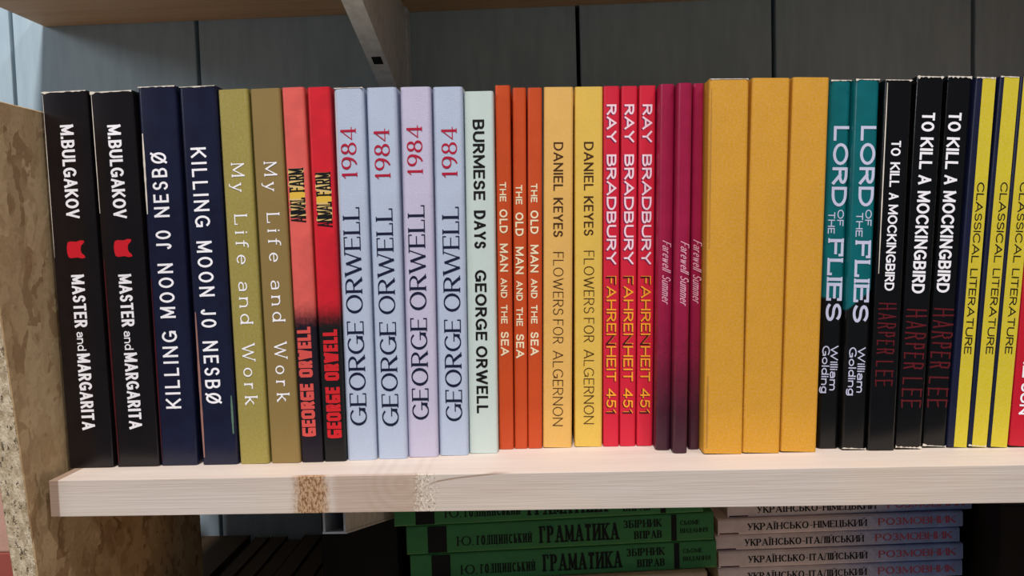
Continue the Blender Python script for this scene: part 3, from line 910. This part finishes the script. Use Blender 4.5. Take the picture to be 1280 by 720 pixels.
# worn card edges and the slivers of cover art that show between the spines
for key, seed, amp in (('b1', 1, .0007), ('b2', 2, .0007), ('b3', 3, .0005), ('b4', 4, .0006), ('b28', 5, .0005), ('b29', 6, .0006), ('b30', 7, .0006), ('b31', 8, .0009),
                       ('b32', 9, .0012), ('b33', 10, .0008), ('b34', 12, .0006), ('b9', 13, .0003), ('b25', 14, .0003)):
    rt_, W_, H_ = BOOKS[key]
    frayed_top(rt_, W_ * .96, H_, seed, amp=amp)
for key, seed, amp in (('b29', 21, .0005), ('b31', 22, .0006), ('b32', 23, .0006), ('b34', 25, .0005)):
    rt_, W_, H_ = BOOKS[key]
    frayed_top(rt_, W_ * .96, H_, seed, amp=amp, z=.0006, sgn=-1)
SL = [('b2', 'L', .132, .193, .0005, 'paper'), ('b1', 'L', .110, .193, .0004, 'paper'), ('b2', 'L', .002, .108, .0010, 'maroon'), ('b3', 'L', .131, .172, .0011, 'paper'),
      ('b3', 'L', .003, .098, .0008, 'maroon'), ('b4', 'L', .004, .080, .0012, 'dusk'), ('b4', 'R', .016, .036, .0012, 'leaf'), ('b25', 'L', .003, .040, .0012, 'kraft'),
      ('b25', 'L', .105, .185, .0007, 'kraft'), ('b30', 'L', .090, .185, .0006, 'paper'), ('b9', 'L', .12, .19, .0004, 'paper')]
INKS['dusk'] = (150, 110, 100)
INKS['leaf'] = (90, 120, 100)
INKS['kraft'] = (176, 128, 60)
for i, (key, side, z0, z1, wid, col) in enumerate(SL):
    rt_, W_, H_ = BOOKS[key]
    x = (-W_ / 2 + .0009 + wid / 2) if side == 'L' else (W_ / 2 - .0009 - wid / 2)
    side_sliver(rt_, x, z0, z1, wid, ink(col), i, 'edge_strip')

# ================================================================== below the shelf
# standing books seen from above
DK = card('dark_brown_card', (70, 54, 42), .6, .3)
xs = [-.2455, -.2335, -.2195, -.2050, -.1900, -.1745, -.1630]
proto = None
wheres = ['nearest the chipboard panel', 'second from the chipboard panel', 'third from the chipboard panel', 'fourth from the chipboard panel', 'next to the end of the row', 'last of the row, nearest the green stack']
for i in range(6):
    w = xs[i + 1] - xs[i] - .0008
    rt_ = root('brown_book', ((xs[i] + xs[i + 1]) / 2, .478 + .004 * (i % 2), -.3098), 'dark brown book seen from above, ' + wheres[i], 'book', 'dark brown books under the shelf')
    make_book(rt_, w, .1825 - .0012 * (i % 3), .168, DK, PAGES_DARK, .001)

rt_ = root('brown_book', (-.2755, .5635, -.3098), 'dark brown small book standing behind the back end of the chipboard panel', 'book', 'dark brown books under the shelf')
make_book(rt_, .045, .1815, .090, DK, PAGES_DARK, .001)

GREEN = card('green_card', (66, 142, 84), .42, .4, .12, .15)
GREEN_BLACK = flat('black_band_ink', (8, 12, 9), .45, .35)
yaw = math.atan2(.0195, .1963)
LG = .1973


def lying(name, right, z0, thick, length, yaw_, depth, cover, label, group, pages=PAGES):
    rt_ = root(name, (right[0], right[1], z0 + thick / 2), label, 'book', group, (0, R(-90), yaw_))
    make_book(rt_, thick - .0003, length, depth, cover, pages, .0014)
    return rt_


def hband(rt_, thick, v0, v1, mat):
    bm = bmesh.new()
    box(bm, -thick / 2 + .0009, thick / 2 - .0009, -.00007, .0003, v0 * MM, v1 * MM)
    link('black_band', bm, mat, rt_)


def green_book(right, z0, th, label, text=True):
    g = lying('green_book', right, z0, th, LG, yaw, .132, GREEN, label, 'green grammar books')
    hband(g, th, 172, 184, GREEN_BLACK)
    hband(g, th, 24.3, 27.8, GREEN_BLACK)
    spine_text(g, [('ГОЛІЦИНСЬКИЙ', 118, 153), ('Ю.', 155, 165.5)], 6.0, -1.8, 'serif', 'd', 'green_ink')
    spine_text(g, [('ГРАМАТИКА', 62, 113)], 11.0, -.2, 'boldserif', 'd', 'green_ink')
    spine_text(g, [('ЗБІРНИК', 34, 59)], 5.0, 3.8, 'boldserif', 'd', 'green_ink')
    spine_text(g, [('ВПРАВ', 34, 52)], 5.0, -3.6, 'boldserif', 'd', 'green_ink')
    spine_text(g, [('СЬОМЕ', 9, 22)], 2.9, 3.0, 'boldserif', 'd', 'green_ink')
    spine_text(g, [('ВИДАННЯ', 4, 22)], 2.9, -2.2, 'boldserif', 'd', 'green_ink')
    return g


lying('cream_book', (.1000, .508), -.1222, .0190, .190, yaw, .130, card('cream_card', (190, 176, 150), .5, .3), 'cream book at the bottom of the green stack', None)
green_book((.1072, .5130), -.1031, .0187, 'green book with black serif lettering, lowest of the green stack')
green_book((.1055, .5120), -.0843, .0189, 'green book with black serif lettering, middle of the green stack')
green_book((.0985, .5100), -.0653, .0187, 'green book at the top of the green stack, mostly hidden by the pine shelf')

DICT = two_tone('white_to_blue_cover', (246, 234, 236), (128, 156, 216), .03, .11, 0, .4, .4)
yaw2 = math.atan2(.0103, .161)
LD = .1613
rows = [((.2697, .5253), -.1156, .0110, 'ІТАЛІЙСЬКИЙ', 'lowest of its stack, cut by the picture edge', 0),
        ((.2700, .5250), -.1045, .0112, 'ІТАЛІЙСЬКИЙ', 'second from the bottom of its stack', 0),
        ((.2680, .5255), -.0931, .0104, 'ІТАЛІЙСЬКИЙ', 'middle one of its stack', 0),
        ((.2698, .5250), -.0826, .0107, 'НІМЕЦЬКИЙ', 'second from the top of its stack', 0),
        ((.2765, .5270), -.0718, .0104, 'НІМЕЦЬКИЙ', 'topmost of its stack, half hidden by the pine shelf', 0)]
for right, z0, th, lang, where, _ in rows:
    d = lying('phrase_book', right, z0, th, LD, yaw2, .105, DICT, 'white and blue phrase book, ' + where, 'white and blue phrase books')
    spine_text(d, [('УКРАЇНСЬКО-' + lang, 63.5, 142)], 4.5, 0, 'boldserif', 'd', 'ink')
    spine_text(d, [('РОЗМОВНИК', 5, 56)], 4.6, .2, 'boldserif', 'd', 'dull_red')
    bm = bmesh.new()
    box(bm, -th / 2 + .0008, -th / 2 + .0016, -.00008, .0003, LD - .0135, LD - .001)
    link('red_mark', bm, ink('maroon'), d)


def dark_filler_box(loc, sx, sy, sz, label):  # made-up box standing in for the darkness below the shelf
    """added black box that keeps a gap dark, with a lid and a finger hole"""
    rt_ = root('dark_filler_box', loc, label, 'box')
    bm = bmesh.new()
    box(bm, -sx / 2, sx / 2, 0, sy, 0, sz - .022, .001)
    link('box_body', bm, M_BLACK, rt_)
    bm = bmesh.new()
    box(bm, -sx / 2 - .0012, sx / 2 + .0012, -.0012, sy + .0012, sz - .022, sz, .0012)
    link('lid', bm, M_BLACK, rt_)
    bm = bmesh.new()
    bmesh.ops.create_cone(bm, cap_ends=True, segments=24, radius1=.008, radius2=.008, depth=.001, matrix=Matrix.Translation((0, -.0002, sz * .5)) @ Matrix.Rotation(R(90), 4, 'X'))
    link('finger_hole', bm, M_METAL_DARK, rt_)


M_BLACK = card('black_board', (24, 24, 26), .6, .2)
dark_filler_box((.346, .500, -.3099), .132, .150, .272, 'black box added to keep the gap dark, right of the phrase books')
dark_filler_box((-.1300, .530, -.3099), .052, .110, .272, 'narrow black box added to keep the gap dark, left of the green stack')


def carton(loc, sx, sy, sz, yaw_, label):
    rt_ = root('cardboard_box', loc, label, 'box', None, (0, 0, yaw_))
    bm = bmesh.new()
    box(bm, -sx / 2, sx / 2, 0, sy, 0, sz, .0015)
    link('box_body', bm, M_CARD_BOX, rt_)
    bm = bmesh.new()
    box(bm, -.024, .024, -.0003, sy, sz - .06, sz + .00015)
    link('packing_tape', bm, flat('packing_tape', (178, 150, 104), .3, .5), rt_)


carton((.005, .500, -.3099), .185, .130, .1873, yaw, 'brown cardboard box carrying the green stack, below the picture')
carton((.190, .5225, -.3099), .150, .100, .1939, yaw2, 'brown cardboard box carrying the phrase books, below the picture')
